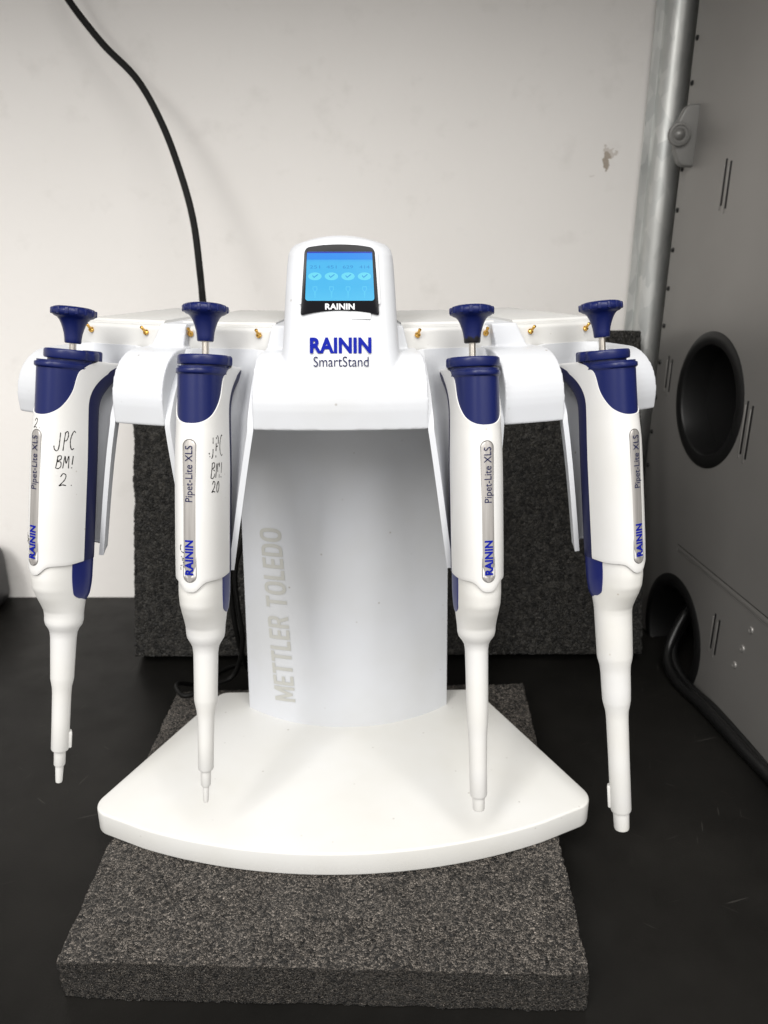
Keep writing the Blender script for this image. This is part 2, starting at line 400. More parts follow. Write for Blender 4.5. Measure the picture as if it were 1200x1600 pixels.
# galvanised shelving upright: rolled channel with one flat flange
prof = [(-0.0165, 0.0), (-0.0165, -0.0015), (-0.0105, -0.0015)]
for k in range(13):
    a = math.pi * (1 - k / 12); prof.append((0.0015 + 0.0115 * math.cos(a), -0.003 - 0.0105 * math.sin(a) * (0.9 + 0.1 * math.sin(a))))
prof += [(0.0150, -0.0015), (0.0165, -0.0015), (0.0165, 0.0)]
o = link('shelving_upright', extrude_poly(prof, 0.0, 0.85, 0.0003, 1), M['galv'])
o.location = (0.2215, 0.672, 0.0002)
tag(o, 'galvanised steel upright standing against the cream wall beside the grey cabinet', 'shelf post')

# ------------------------------------------------------------------ foam blocks
def foam_block(name, m, P, h, step, amp, seed, cut=None):
    """P: four plan corners FL, FR, RR, RL; surface grid with lumpy displaced skin"""
    w = (Vector(P[1]) - Vector(P[0])).length; d = (Vector(P[3]) - Vector(P[0])).length
    nx, ny, nz = max(2, int(w / step)), max(2, int(d / step)), max(2, int(h / step))
    idx = {}; vs = []; fs = []
    def vert(i, j, k):
        key = (i, j, k)
        if key in idx: return idx[key]
        s, t, q = i / nx, j / ny, k / nz
        x = (1 - s) * (1 - t) * P[0][0] + s * (1 - t) * P[1][0] + s * t * P[2][0] + (1 - s) * t * P[3][0]
        y = (1 - s) * (1 - t) * P[0][1] + s * (1 - t) * P[1][1] + s * t * P[2][1] + (1 - s) * t * P[3][1]
        z = q * h
        n = Vector(((i == nx) - (i == 0), (j == ny) - (j == 0), (k == nz) - (k == 0))).normalized()
        if k == 0: n.z = 0
        p = Vector((x, y, z)); c = p * 420 + Vector((seed, 0, 0))
        dd = noise.noise(c) * 0.6 + noise.noise(c * 2.3) * 0.4 + 0.8 * noise.noise(p * 60)
        edge = 1.8 if ((i in (0, nx)) + (j in (0, ny)) + (k in (0, nz))) > 1 else 1.0
        p = p + n * (amp * dd * edge)
        if k == 0: p.z = 0
        elif k == nz: p.z = min(p.z, h)
        idx[key] = len(vs); vs.append(p); return idx[key]
    def quad(a, b, c, d): fs.append((vert(*a), vert(*b), vert(*c), vert(*d)))
    for i in range(nx):
        for j in range(ny):
            quad((i, j, nz), (i + 1, j, nz), (i + 1, j + 1, nz), (i, j + 1, nz)); quad((i, j, 0), (i, j + 1, 0), (i + 1, j + 1, 0), (i + 1, j, 0))
    for i in range(nx):
        for k in range(nz):
            quad((i, 0, k), (i + 1, 0, k), (i + 1, 0, k + 1), (i, 0, k + 1)); quad((i, ny, k), (i, ny, k + 1), (i + 1, ny, k + 1), (i + 1, ny, k))
    for j in range(ny):
        for k in range(nz):
            quad((0, j, k), (0, j, k + 1), (0, j + 1, k + 1), (0, j + 1, k)); quad((nx, j, k), (nx, j + 1, k), (nx, j + 1, k + 1), (nx, j, k + 1))
    o = link(name, pydata(vs, fs), m, smooth=True, angle=180)
    if cut:
        o.data.materials.append(cut); top = 2 * nx * ny
        for p in o.data.polygons:
            if p.index >= top: p.material_index = 1
    return o
c0 = Vector((-0.025, 0.365))
pad = foam_block('foam_pad', M['foam'], [(-0.1443 - c0.x, 0.2565 - c0.y), (0.0892 - c0.x, 0.2499 - c0.y), (0.1005 - c0.x, 0.4858 - c0.y), (-0.1468 - c0.x, 0.4750 - c0.y)], 0.0215, 0.0011, 0.0010, 3.1, M['foam_cut_shaded'])
pad.location = (c0.x, c0.y, 0.0003)
tag(pad, 'charcoal foam pad lying flat on the bench under the white stand', 'foam block', 'charcoal foam pieces')
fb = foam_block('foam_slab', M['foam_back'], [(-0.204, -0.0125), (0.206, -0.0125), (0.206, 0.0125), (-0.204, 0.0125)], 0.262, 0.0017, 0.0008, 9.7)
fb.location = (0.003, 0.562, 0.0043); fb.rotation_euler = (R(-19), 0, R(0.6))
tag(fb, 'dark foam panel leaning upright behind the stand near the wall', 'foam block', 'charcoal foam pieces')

# ------------------------------------------------------------------ the pipette stand
SX, SY, YAW = -0.028, 0.64, R(1.3)          # axis of the arc the bays sit on
OFF = 0.20                                  # the stand's own origin sits 0.20 m in front of that axis
ZB = 0.0216
org = Vector((SX + OFF * math.sin(YAW), SY - OFF * math.cos(YAW), ZB))
stand = empty('pipette_stand', org, YAW)
tag(stand, 'white plastic four place pipette stand with lit display head on foam pad', 'pipette stand')
def L(x, y, z): return Vector((x, y + OFF, z - ZB))       # axis frame, absolute height -> stand frame
def pol(r, th, z): return L(r * math.sin(R(th)), -r * math.cos(R(th)), z)

# base plate
arc = []
rad = (0.1372 ** 2 + 0.0355 ** 2) / (2 * 0.0355); cy = -0.3345 + rad
a0 = math.asin(0.1372 / rad)
arc = [(rad * math.sin(-a0 + 2 * a0 * k / 40), cy - rad * math.cos(-a0 + 2 * a0 * k / 40)) for k in range(41)]
plan = [(-0.086, -0.1855)] + arc + [(0.086, -0.1855)]
rads = [0.010, 0.014] + [0] * 39 + [0.014, 0.010]
# corner rounding needs room along the arc: drop arc points near the corners
plan2 = [plan[0], plan[1]] + plan[6:-6] + [plan[-2], plan[-1]]
rads2 = [0.008, 0.011] + [0] * (len(plan2) - 4) + [0.011, 0.008]
pts = round_corners(plan2, rads2, 10)
link('base', extrude_poly([(x, y + OFF) for x, y in pts], 0.0, 0.0138, 0.0012, 3), M['base'], stand, angle=50)

# column: flat back, gently bowed front
def col_front(x, z):
    hw = 0.0645 - 0.004 * (z - 0.035) / 0.21
    return -0.2275 + 0.0235 * abs(x / hw) ** 2.2
rings = []
for z in (0.0352, 0.08, 0.12, 0.16, 0.20, 0.235, 0.262):
    hw = 0.0645 - 0.004 * (z - 0.035) / 0.21; ring = []
    for k in range(97):
        x = -hw + 2 * hw * k / 96; ring.append(L(x, col_front(x, z), z))
    ring += [L(hw, -0.196, z), L(hw - 0.002, -0.189, z), L(-hw + 0.002, -0.189, z), L(-hw, -0.196, z)]
    rings.append(ring)
column = link('column', loft(rings), M['stand'], stand, angle=35)
def on_col(a, b):        # advance runs up the column, letter tops point left
    z = 0.0505 + a - 0.12 * b; x = -0.0325 - 0.0036 * a / 0.09 - b
    return L(x, col_front(x, z) - 0.00040, z)
link('lettering', block_text('METTLER TOLEDO', 0.1150, 0.0132, on_col), M['ink_grey'], column, smooth=False)

# moulded arm shell with the display head, fused from overlapping solids
def sweep(prof, t0, t1, n=12, inset=None):
    return loft([[pol(r, t0 + (t1 - t0) * k / n, z) for r, z in prof] for k in range(n + 1)])
def rib_profile(rf=0.300, zt=0.2740, zb=0.2414, a=0.020, b=0.0235, back=0.225):
    p = [(back, zb), (rf - 0.0003, zb)]
    for k in range(13):
        t = math.pi / 2 * k / 12; p.append((rf - a + a * math.cos(t), zt - b + b * math.sin(t)))
    p += [(0.268, zt + 0.0002), (back, zt + 0.0002)]
    return p
BAY = [(-25.3, -29.8, -20.6), (-11.7, -15.5, -7.3), (11.9, 7.95, 15.0), (25.2, 21.0, 29.7)]     # centre, edges
PINS = [-24.4, -11.75, 11.85, 24.5]
bm = bmesh.new()
bm_add(bm, sweep(rib_profile(), -7.3, 7.95, 24))
bm_add(bm, sweep(rib_profile(), -20.6, -15.5))
bm_add(bm, sweep(rib_profile(), 15.0, 21.0))
bm_add(bm, sweep(rib_profile(0.299, 0.2715), -32.9, -29.8))
bm_add(bm, sweep(rib_profile(0.299, 0.2715), 29.7, 32.8))
# raised blocks between the bays at the rear, narrower at the top
def wedge(tb0, tb1, tt0, tt1, rb=0.2735, rt=0.2705, zt=0.2850):
    return loft([[pol(0.235, a, z) for a, z in ((tb0, 0.268), (tb1, 0.268), (tt1, zt), (tt0, zt))],
                 [pol(rb, tb0, 0.2712), pol(rb, tb1, 0.2712), pol(rt, tt1, zt), pol(rt, tt0, zt)]])
bm_add(bm, wedge(-19.9, -15.9, -18.5, -15.6)); bm_add(bm, wedge(16.4, 20.2, 15.9, 18.8))
bm_add(bm, wedge(-7.2, 7.2, -6.6, 6.6))
# display head
head = []; HX = 0.0018
def head_ring(z, hw, rf, rb=0.232, rad=0.008, bow=0.0022):
    p = round_corners([(-hw, -rb), (-hw, -rf), (hw, -rf), (hw, -rb)], [0.003, rad, rad, 0.003], 8)
    out = []
    # resample the straight front for the bow
    for i, (x, y) in enumerate(p): out.append((x, y))
    front = [k for k in range(len(out) - 1) if abs(out[k][1] + rf) < 1e-6 and abs(out[k + 1][1] + rf) < 1e-6]
    if front:
        k = front[0]; a, b = out[k], out[k + 1]
        ins = [(a[0] + (b[0] - a[0]) * q / 10, a[1]) for q in range(1, 10)]
        out = out[:k + 1] + ins + out[k + 1:]
    return [L(x + HX, y - bow * max(0, 1 - (x / hw) ** 2) * (1 if y < -rf + rad else 0), z - 0.0030 * (x / hw) ** 2 * sstep(z, 0.308, 0.3252) ) for x, y in out]
def face_r(z): return 0.2925 - 0.42 * (z - 0.269)
for z, hw, rf in ((0.2440, 0.0330, 0.2972), (0.2520, 0.0315, 0.2975), (0.2585, 0.0300, 0.2965), (0.2640, 0.0286, 0.2945), (0.2690, 0.0275, face_r(0.269)), (0.2760, 0.0266, face_r(0.276)), (0.2860, 0.0260, face_r(0.286)),
                  (0.2940, 0.0256, face_r(0.294)), (0.3020, 0.0252, face_r(0.302)), (0.3120, 0.0246, face_r(0.312)), (0.3185, 0.0241, face_r(0.3185)), (0.3218, 0.0232, 0.2685), (0.3240, 0.0212, 0.2650), (0.3252, 0.0175, 0.2600)):
    head.append(head_ring(z, hw, rf))
bm_add(bm, loft(head))
shell = link('arm_shell', from_bm(bm), M['stand'], stand)
md = shell.modifiers.new('remesh', 'REMESH'); md.mode = 'VOXEL'; md.voxel_size = 0.0006; md.use_smooth_shade = True
md = shell.modifiers.new('smooth', 'SMOOTH'); md.factor = 0.5; md.iterations = 5

# rear housing with the contact wall and roof
hp = [(0.190, 0.2500), (0.2685, 0.2500), (0.2685, 0.2738)]
for k in range(7):
    t = math.pi / 2 * k / 6; hp.append((0.2655 + 0.0022 * math.cos(t), 0.2815 + 0.0022 * math.sin(t)))
hp += [(0.190, 0.2844)]
link('rear_housing', sweep(hp, -31.0, 31.0, 60), M['roof'], stand)
for c in PINS:
    pr = [(0.196, 0.2835), (0.2625, 0.2835), (0.2625, 0.2846), (0.2615, 0.2856), (0.197, 0.2862), (0.196, 0.2856)]
    link('lid', sweep(pr, c - 5.2, c + 5.2, 16), M['roof'], stand)
# gold charging contacts, two to a bay
pin_me = loft(lathe_rings([(0.0014, 0), (0.0014, 0.0010), (0.0009, 0.0015), (0.0007, 0.0020), (0.0007, 0.0034), (0.0008, 0.0037), (0.0008, 0.0044), (0.0005, 0.0047)], 16))
for c in PINS:
    for s in (-1, 1):
        th = c + s * 3.7
        o = link('contact_pin', pin_me, M['gold'], stand)
        d = Vector((math.sin(R(th)), -math.cos(R(th)), 0.0)); ax = (d * 0.75 + Vector((0, 0, 0.75)) + Vector((-d.y, d.x, 0)) * (-0.12 * s)).normalized()
        o.location = pol(0.2680, th, 0.2800); o.rotation_euler = ax.to_track_quat('Z', 'Y').to_euler()
# hanger channels: a tapering trough below and behind every pipette
FRO = [(0.173, 0.3030), (0.2100, 0.3020), (0.2414, 0.2997), (0.2530, 0.2940), (0.2620, 0.2870), (0.2690, 0.2795), (0.2738, 0.2735)]
DEP = [(0.173, 0.0075), (0.2100, 0.0125), (0.2414, 0.0175), (0.2530, 0.0195), (0.2620, 0.0175), (0.2690, 0.0105), (0.2738, 0.0045)]
for c, e0, e1 in BAY:
    rings = []; N = 24
    for k in range(41):
        z = 0.1732 + (0.2738 - 0.1732) * k / 40
        q = max(0, min(1, (z - 0.1732) / (0.2414 - 0.1732)))
        t0 = (c - 2.05) * (1 - q) + e0 * q; t1 = (c + 2.05) * (1 - q) + e1 * q
        ff, dd = smooth_interp(z, FRO), smooth_interp(z, DEP)
        inn = []; outr = []
        for j in range(N + 1):
            x = -1 + 2 * j / N; x = math.copysign(abs(x) ** 0.6, x); th = (t0 + t1) / 2 + (t1 - t0) / 2 * x
            inn.append((ff - dd * (1 - abs(x) ** 2.8), (t0 + t1) / 2 + ((t1 - t0) / 2 - 0.52) * x))
            outr.append((ff - 0.0002 - (dd + 0.0026) * (1 - abs(x) ** 2.8), th))
        dz = 0.0035 if k == 0 else 0
        rings.append([pol(r, a, z + dz * (ff - r) / 0.0075) for r, a in inn] + [pol(r, a, z + dz * (ff - r) / 0.0075) for r, a in outr[::-1]])
    bm = bmesh.new(); bm_add(bm, loft(rings))
    o = link('hanger_channel', from_bm(bm), M['stand'], stand)

# display: surround, bezel, lit screen and marks, on the tilted face of the head
FT = math.atan(0.42)      # lean of the face
fc = Vector((HX, -(face_r(0.3065) + 0.0022) + OFF, 0.3065 - ZB))
ux = Vector((1, 0, 0)); uy = Vector((0, math.sin(FT), math.cos(FT))); un = Vector((0, -math.cos(FT), math.sin(FT)))
def F(x, y, d): return fc + ux * x + uy * y + un * d
def face_solid(pts, d0, d1, bev=0.0):
    me = extrude_poly(pts, d0, d1, bev)
    me.transform(Matrix(((ux.x, uy.x, un.x, fc.x), (ux.y, uy.y, un.y, fc.y), (ux.z, uy.z, un.z, fc.z), (0, 0, 0, 1))))
    return me
def arch(hw_t, hw_b, yt, yb, up_t, up_b, rt=0.002, rb=0.0008):
    top = [(hw_t * q, yt + up_t * (1 - q * q)) for q in [1 - k / 6 for k in range(13)]]
    bot = [(hw_b * q, yb + up_b * (1 - q * q)) for q in [-1 + k / 6 for k in range(13)]]
    p = top + bot; rr = [0] * 26; rr[0] = rr[12] = rt; rr[13] = rr[25] = rb
    return round_corners(p, rr, 5)
link('display_surround', face_solid(arch(0.0168, 0.0182, 0.0150, -0.0118, 0.0016, 0.0010, 0.004), -0.0040, 0.0002, 0.0001), M['stand'], stand)
bez = link('display_bezel', face_solid(arch(0.0157, 0.0176, 0.0141, -0.0166, 0.0016, 0.0020, 0.003, 0.0006), -0.0040, 0.00075, 0.0003), M['bezel'], stand)
scr_pts = round_corners([(0.0146, 0.0121), (-0.0146, 0.0121), (-0.0155, -0.0103), (0.0155, -0.0103)], [0.0004, 0.0004, 0.0012, 0.0012], 4)
scr = link('screen', face_solid(scr_pts, 0.0006, 0.00085, 0), M['scr'], bez, smooth=False)
def decal(name, pts, d, m): return link(name, face_solid(pts, d - 0.00004, d, 0), m, bez, smooth=False)
# give the screen its own origin so its gradient runs over it
sc_o = F(0, 0, 0); scr.data.transform(Matrix.Translation(-sc_o)); scr.location = sc_o
decal('header_bar', [(0.01455, 0.0114), (-0.01455, 0.0114), (-0.01470, 0.0085), (0.01470, 0.0085)], 0.00092, M['scr_bar'])
decal('header_edge', [(0.0145, 0.0120), (-0.0145, 0.0120), (-0.01455, 0.0115), (0.01455, 0.0115)], 0.00092, M['scr_edge'])
for k in range(4):
    cx = -0.0111 + 0.0074 * k
    decal('status_disc', [(cx + 0.0030 * math.cos(t * math.pi / 14), 0.0008 + 0.0018 * math.sin(t * math.pi / 14)) for t in range(28)], 0.00092, M['scr_icon'])
    decal('tick_mark', [(cx - 0.0012, 0.0010), (cx - 0.0004, 0.0000), (cx + 0.0015, 0.0015), (cx + 0.0012, 0.0018), (cx - 0.0004, 0.0006), (cx - 0.0009, 0.0013)], 0.00098, M['scr_tick'])
    decal('pipette_icon', [(cx - 0.0010, -0.0038), (cx + 0.0010, -0.0038), (cx + 0.0011, -0.0052), (cx + 0.0004, -0.0062), (cx + 0.00015, -0.0092), (cx - 0.00015, -0.0092), (cx - 0.0004, -0.0062), (cx - 0.0011, -0.0052)], 0.00092, M['scr_glyph'])
    decal('pipette_icon_body', [(cx - 0.0007, -0.0042), (cx + 0.0007, -0.0042), (cx + 0.0007, -0.0052), (cx + 0.0002, -0.0060), (cx - 0.0002, -0.0060), (cx - 0.0007, -0.0052)], 0.00098, M['scr_fill'])
    link('lettering', fit_text(('251', '451', '629', '414')[k], 0.0046, 0.0014, lambda a, b, cx=cx: F(cx - 0.0023 + a, 0.0044 + b, 0.00092), 0.0), M['scr_text'], bez, smooth=False)
link('lettering', fit_text('RAININ', 0.0132, 0.0028, lambda a, b: F(-0.0066 + a, -0.0144 + b, 0.00085), 0.035, 1.03), M['bezel_text'], bez, smooth=False)
link('serial_sticker', face_solid(round_corners([(0.0138, -0.0150), (0.0050, -0.0150), (0.0050, -0.0185), (0.0138, -0.0185)], [0.0004] * 4, 3), -0.002, 0.0002, 0), M['stand'], stand, smooth=False)
def on_face(x0, y0):
    return lambda a, b: F(x0 + a, y0 + b, 0.00035)
link('lettering', fit_text('RAININ', 0.0275, 0.0072, on_face(-0.0135, -0.0341), 0.042, 1.04), M['ink_blue'], stand, smooth=False)
link('lettering', fit_text('SmartStand', 0.0246, 0.0045, on_face(-0.0119, -0.0401), -0.004, 1.0), M['ink_navy'], stand, smooth=False)

# ------------------------------------------------------------------ pipettes
NP = 72; EXP = 2.4
def spow(x, e): return math.copysign(abs(x) ** e, x)
def section(hw, Fv, Bv, n=NP, e=EXP):
    out = []
    for j in range(n):
        t = 2 * math.pi * j / n; u = hw * spow(math.cos(t), 2 / e); v = spow(math.sin(t), 2 / e)
        out.append((u, v * (Fv if v >= 0 else Bv)))
    return out
HW = lambda w: smooth_interp(w, [(24, 10.7), (55, 11.1), (75, 11.6), (128, 11.5)])
FV = lambda w: smooth_interp(w, [(24, 17.6), (54, 18.0), (66, 19.0), (110, 19.2), (128, 18.6)])
def hook(w): t = max(0, min(1, (w - 26.5) / 24)); return (1 - t) ** 2.6
def front_cut(w): return smooth_interp(w, [(27.4, -6.5), (30, 0.5), (33.5, 5.0), (42, 7.8), (49, 12.2), (52.5, 16), (54.6, 19.5), (56, 25)])
def back_cut(w): return -0.8 - 26.5 * hook(w)
def body_v(u, w, off=0.0):
    hw = HW(w); return FV(w) * max(0, 1 - (abs(u) / hw) ** EXP) ** (1 / EXP) + off
def body_arc(w, s0, n=400):
    """point on the body outline at arc length s0 from the front centre line, towards +u"""
    hw, f = HW(w), FV(w); pu, pv = 0, f; acc = 0
    sg = 1 if s0 >= 0 else -1; s0 = abs(s0)
    for k in range(1, n):
        t = math.pi / 2 * (1 - k / n); u = hw * spow(math.cos(t), 2 / EXP); v = f * spow(math.sin(t), 2 / EXP)
        d = math.hypot(u - pu, v - pv)
        if acc + d >= s0:
            q = (s0 - acc) / d; U = pu + (u - pu) * q; V = pv + (v - pv) * q
            nx, ny = (v - pv), -(u - pu); ln = math.hypot(nx, ny); nx, ny = abs(nx) / ln, abs(ny) / ln
            return sg * U, V, sg * nx, ny
        acc += d; pu, pv = u, v
    return sg * hw, 0, sg, 0
# handwriting as pen strokes, unit boxes: x to the right, y up
GL = {
 'J': [[(0.75, 1.0), (0.72, 0.5), (0.6, 0.1), (0.35, -0.05), (0.05, 0.05), (-0.05, 0.25)]],
 'P': [[(0.15, -0.05), (0.3, 0.5), (0.4, 1.0)], [(0.3, 0.95), (0.7, 1.05), (0.85, 0.8), (0.65, 0.55), (0.3, 0.5)]],
 'C': [[(0.9, 0.95), (0.6, 1.05), (0.25, 0.75), (0.15, 0.35), (0.35, 0.0), (0.75, 0.05)]],
 'B': [[(0.15, 0.0), (0.25, 0.5), (0.3, 1.0)], [(0.28, 0.98), (0.7, 1.0), (0.75, 0.75), (0.3, 0.55), (0.75, 0.5), (0.8, 0.15), (0.5, -0.02), (0.15, 0.02)]],
 'M': [[(0.05, 0.0), (0.2, 1.0), (0.45, 0.4), (0.75, 1.0), (0.85, 0.0)], ],
 'I': [[(0.35, 1.0), (0.3, 0.3)], [(0.28, 0.08), (0.27, 0.0)]],
 '2': [[(0.1, 0.75), (0.35, 1.02), (0.7, 0.9), (0.65, 0.55), (0.3, 0.2), (0.05, 0.0), (0.45, 0.08), (0.85, 0.02)]],
 '0': [[(0.5, 1.0), (0.2, 0.6), (0.25, 0.1), (0.55, 0.0), (0.8, 0.45), (0.7, 0.9), (0.5, 1.0)]],
 '.': [[(0.4, 0.06), (0.48, 0.0)]],
}
def cut_section(hw, Fv, Bv, vb, vf, e=EXP, n=30, nf=6):
    """body outline kept between depths vb and vf, cut square at both ends"""
    def ang(v):
        q = v / (Fv if v >= 0 else Bv); q = max(-1, min(1, q)); return math.asin(spow(q, e / 2))
    def pt(t):
        u = hw * max(0, math.cos(t)) ** (2 / e); v = spow(math.sin(t), 2 / e); return u, v * (Fv if v >= 0 else Bv)
    tb, tf = ang(vb), ang(vf)
    side = [pt(tb + (tf - tb) * k / n) for k in range(n + 1)]
    ub, vb_ = side[0]; uf, vf_ = side[-1]
    front = [(uf - 2 * uf * k / nf, vf_) for k in range(1, nf)]
    back = [(-ub + 2 * ub * k / nf, vb_) for k in range(1, nf)]
    return side + front + [(-u, v) for u, v in side[::-1]] + back
def scuffed_navy(z0, z1):
    m = mat('navy_plastic_scuffed', (0.004, 0.0095, 0.080), 0.4, 0, 0.3); v = coords(m)
    sx = nd(m, 'ShaderNodeSeparateXYZ'); lk(m, v, sx.inputs[0])
    mr = nd(m, 'ShaderNodeMapRange'); mr.inputs[1].default_value = z1; mr.inputs[2].default_value = z0; lk(m, sx.outputs[2], mr.inputs[0])
    mu = nd(m, 'ShaderNodeMath', operation='MULTIPLY'); lk(m, mr.outputs[0], mu.inputs[0]); lk(m, tex_noise(m, v, 260, 4), mu.inputs[1])
    lk(m, mix(m, ramp(m, mu.outputs[0], [(0.26, (0, 0, 0)), (0.36, (1, 1, 1))]), (0.004, 0.0095, 0.080), (0.010, 0.009, 0.009)), bsdf(m).inputs['Base Color'])
    return m
def make_pipette(Lmm, dw, nozzle, tip, tab, loc_top, loc_tip, az, writing, label, faded=False):
    A = Vector(loc_top); B = Vector(loc_tip); z = (A - B).normalized()
    fdir = Vector((math.sin(R(az)), -math.cos(R(az)), 0)); y = -(fdir - z * fdir.dot(z)).normalized(); x = y.cross(z)
    rt = empty('pipette'); rt.matrix_world = Matrix(((x.x, y.x, z.x, B.x), (x.y, y.y, z.y, B.y), (x.z, y.z, z.z, B.z), (0, 0, 0, 1)))
    tag(rt, label, 'pipette', 'pipettes hanging on the stand')
    mm = 0.001
    def V(u, v, w): return Vector((u * mm, -v * mm, (Lmm - w) * mm))
    def rev(prof, n=48, cu=0, cv=0): return loft([[V(cu + r * math.cos(2 * math.pi * j / n), cv + r * math.sin(2 * math.pi * j / n), w) for j in range(n)] for r, w in prof])
    # plunger knob with finger nubs
    bm = bmesh.new()
    bm_add(bm, rev([(0.01, 0.35), (4, 0.25), (7.4, 0.25), (9.0, 0.7), (9.9, 1.7), (10.1, 2.8), (9.7, 4.0), (8.7, 4.8), (7.4, 5.3), (6.4, 6.4), (5.5, 8.2), (4.8, 10.2), (4.2, 12.4), (3.9, 14.5), (3.75, 16.5), (3.45, 16.9), (0.01, 16.9)]))
    for k in range(14):
        a = 2 * math.pi * (k + 0.3) / 14; m_ = Matrix.Translation(V(9.55 * math.cos(a), 9.55 * math.sin(a), 2.6)) @ Matrix.Rotation(-a, 4, 'Z')
        bm_add(bm, box_me(0.0016, 0.0019, 0.0030, 0.0005, 2), m_)
    link('plunger_knob', from_bm(bm, False), M['blue'], rt)
    link('plunger_rod', rev([(1.6, 16.0), (1.6, 31)], 20), M['steel'], rt)
    # adjustment ring with two notches, second disc under it and rear stud
    d = dw
    bm = bmesh.new(); rings = []
    for rr, w in ((11.6, 23.2), (12.15, 23.7), (12.3, 24.4), (12.3, 26.9), (12.0, 27.5), (10.6, 27.7), (10.6, 29.6)):
        ring = []
        for j in range(64):
            a = 2 * math.pi * j / 64; q = 1.0
            if abs(math.cos(a)) > 0.985: q = 0.93
            ring.append(V(rr * q * math.cos(a), rr * q * math.sin(a) + 0.5, w + d))
        rings.append(ring)
    bm_add(bm, loft(rings))
    bm_add(bm, rev([(4.0, 22.6 + d), (4.6, 22.9 + d), (4.8, 23.6 + d), (4.8, 27.4 + d)], 28, 0, -11.6))
    link('volume_ring', from_bm(bm, False), M['blue'], rt)
    # navy finger cap with a lip
    rings = []
    ws = [28.6, 29.4, 29.6, 30.0, 30.7, 31.3, 31.7, 32.2] + [33 + k * 1.0 for k in range(24)]
    for w in ws:
        k = 0.052 if 29.9 < w < 31.4 else 0.040 if 29.5 < w < 31.9 else 0.0
        ring = []
        for u, v in cut_section(HW(w) * 0.965, FV(w) * 0.975, 10, max(-6, min(front_cut(w) - 2.2, FV(w) * 0.93)), 99):
            ring.append(V(u * (1 + (k * 0.9 if v > 1 else 0)), v * (1 + k * 1.3 if v > 0 else 1), w + d))
        rings.append(ring)
    link('finger_cap', loft(rings), M['blue'], rt)
    # white handle shell
    rings = []
    ws = [27.4, 27.6, 28.1] + [28.6 + 0.6 * k for k in range(48)] + [60, 66, 74, 84, 94, 104, 112, 116, 118, 120, 121.5, 122.6, 123.4, 123.5]
    for i, w in enumerate(ws):
        ring = []; sc = 0.955 if i == 0 else 0.985 if i == 1 else 0.90 if i == len(ws) - 1 else 0.988 if i == len(ws) - 2 else 1
        for u, v in cut_section(HW(w) * sc, FV(w) * sc, (13.0 + 31.0 * hook(w)) * sc, back_cut(w) * sc, front_cut(w) * sc):
            dip = sstep(w, 114, 123) * (4.9 * math.exp(-(abs(u) / 5.0) ** 3.0) * (1 if v > 4 else 0) + 1.2 * sstep(v, -4, 10))
            ring.append(V(u, v, w + d + dip))
        rings.append(ring)
    handle = link('handle', loft(rings), M['white'], rt, angle=35)
    # navy rear grip running up into the hook
    rings = []
    for w in [28.6 + 0.8 * k for k in range(34)] + [58, 66, 76, 88, 100, 112, 118, 122.5, 123.4]:
        ring = []
        for u, v in cut_section(HW(w) * 0.972, FV(w), 13.0 + 32.0 * hook(w - 2.2), -13.0 - 15.0 * hook(w - 2.2) if w < 50 else -99, back_cut(w) + 1.5):
            ring.append(V(u, v, w + d))
        rings.append(ring)
    link('rear_grip', loft(rings), M['blue_grip'], rt, angle=35)
    # ejector arm: shaped shoulder flowing into the round sleeve
    st = [(118, 10.3, 17.4, 11.2), (126, 10.4, 17.5, 11), (132, 10.4, 17.4, 10.7), (137.5, 10.3, 16.6, 10.3), (142, 10.0, 14.5, 9.9), (146.5, 9.6, 11.8, 9.6), (150, 9.25, 9.9, 9.3), (152.8, 9.15, 9.25, 9.15)]
    rings = []
    for i in range(len(st) - 1):
        for k in range(4):
            q = k / 4; a, b = st[i], st[i + 1]; t = q
            w = a[0] + (b[0] - a[0]) * t; e = EXP - 0.4 * sstep(w, 130, 150)
            s = section(*[a[m_] + (b[m_] - a[m_]) * t for m_ in (1, 2, 3)], e=e)
            rings.append([V(u, v, w + d) for u, v in s])
    for r_, w in nozzle:
        rings.append([V(u, v, w) for u, v in section(r_, r_, r_, e=2.0)])
    arm = link('ejector_arm', loft(rings), M['white_b'], rt, angle=50)
    if tab:
        w0, w1, r_, ang = tab; a = R(ang); c = V(r_ * math.cos(a), r_ * math.sin(a), (w0 + w1) / 2)
        link('ejector_tab', (lambda me: (me.transform(Matrix.Translation(c) @ Matrix.Rotation(-a, 4, 'Z')), me)[1])(box_me(0.0030, 0.0042, (w1 - w0) * mm, 0.0008, 3)), M['white_b'], arm)
    link('nozzle_tip', rev(tip, 32), M['white_b'], rt, angle=30)
    # blue ejector button at the rear
    rings = []
    for k in range(24):
        w = 121 + 23.5 * k / 23; t = max(0, (w - 128) / 17)
        ring = []
        for u, v in cut_section(smooth_interp(w, [(121, 10.75), (132, 10.75), (141, 10.3), (145, 9.2)]), 17, smooth_interp(w, [(121, 12.9), (134, 12.6), (142, 11.4), (145, 9.6)]), -99, 5.0 - 3.0 * t ** 2 - 9.0 * max(0, (w - 139.5) / 5.5) ** 2):
            ring.append(V(u, v, w + d))
        rings.append(ring)
    link('ejector_button', loft(rings), M['blue_button'], rt, angle=35)
    # capsule name plate on the front
    pw, w0, w1 = 2.8, 60.8, 124.6; vs = []; fs = []; ws = [w0 + (w1 - w0) * k / 60 for k in range(61)]
    # denser stations at the round ends
    ws = [w0 + pw * (1 - math.cos(math.pi / 2 * k / 8)) for k in range(9)] + [w0 + pw + (w1 - w0 - 2 * pw) * k / 14 for k in range(1, 14)] + [w1 - pw * (1 - math.sin(math.pi / 2 * (1 - k / 8))) for k in range(9)]
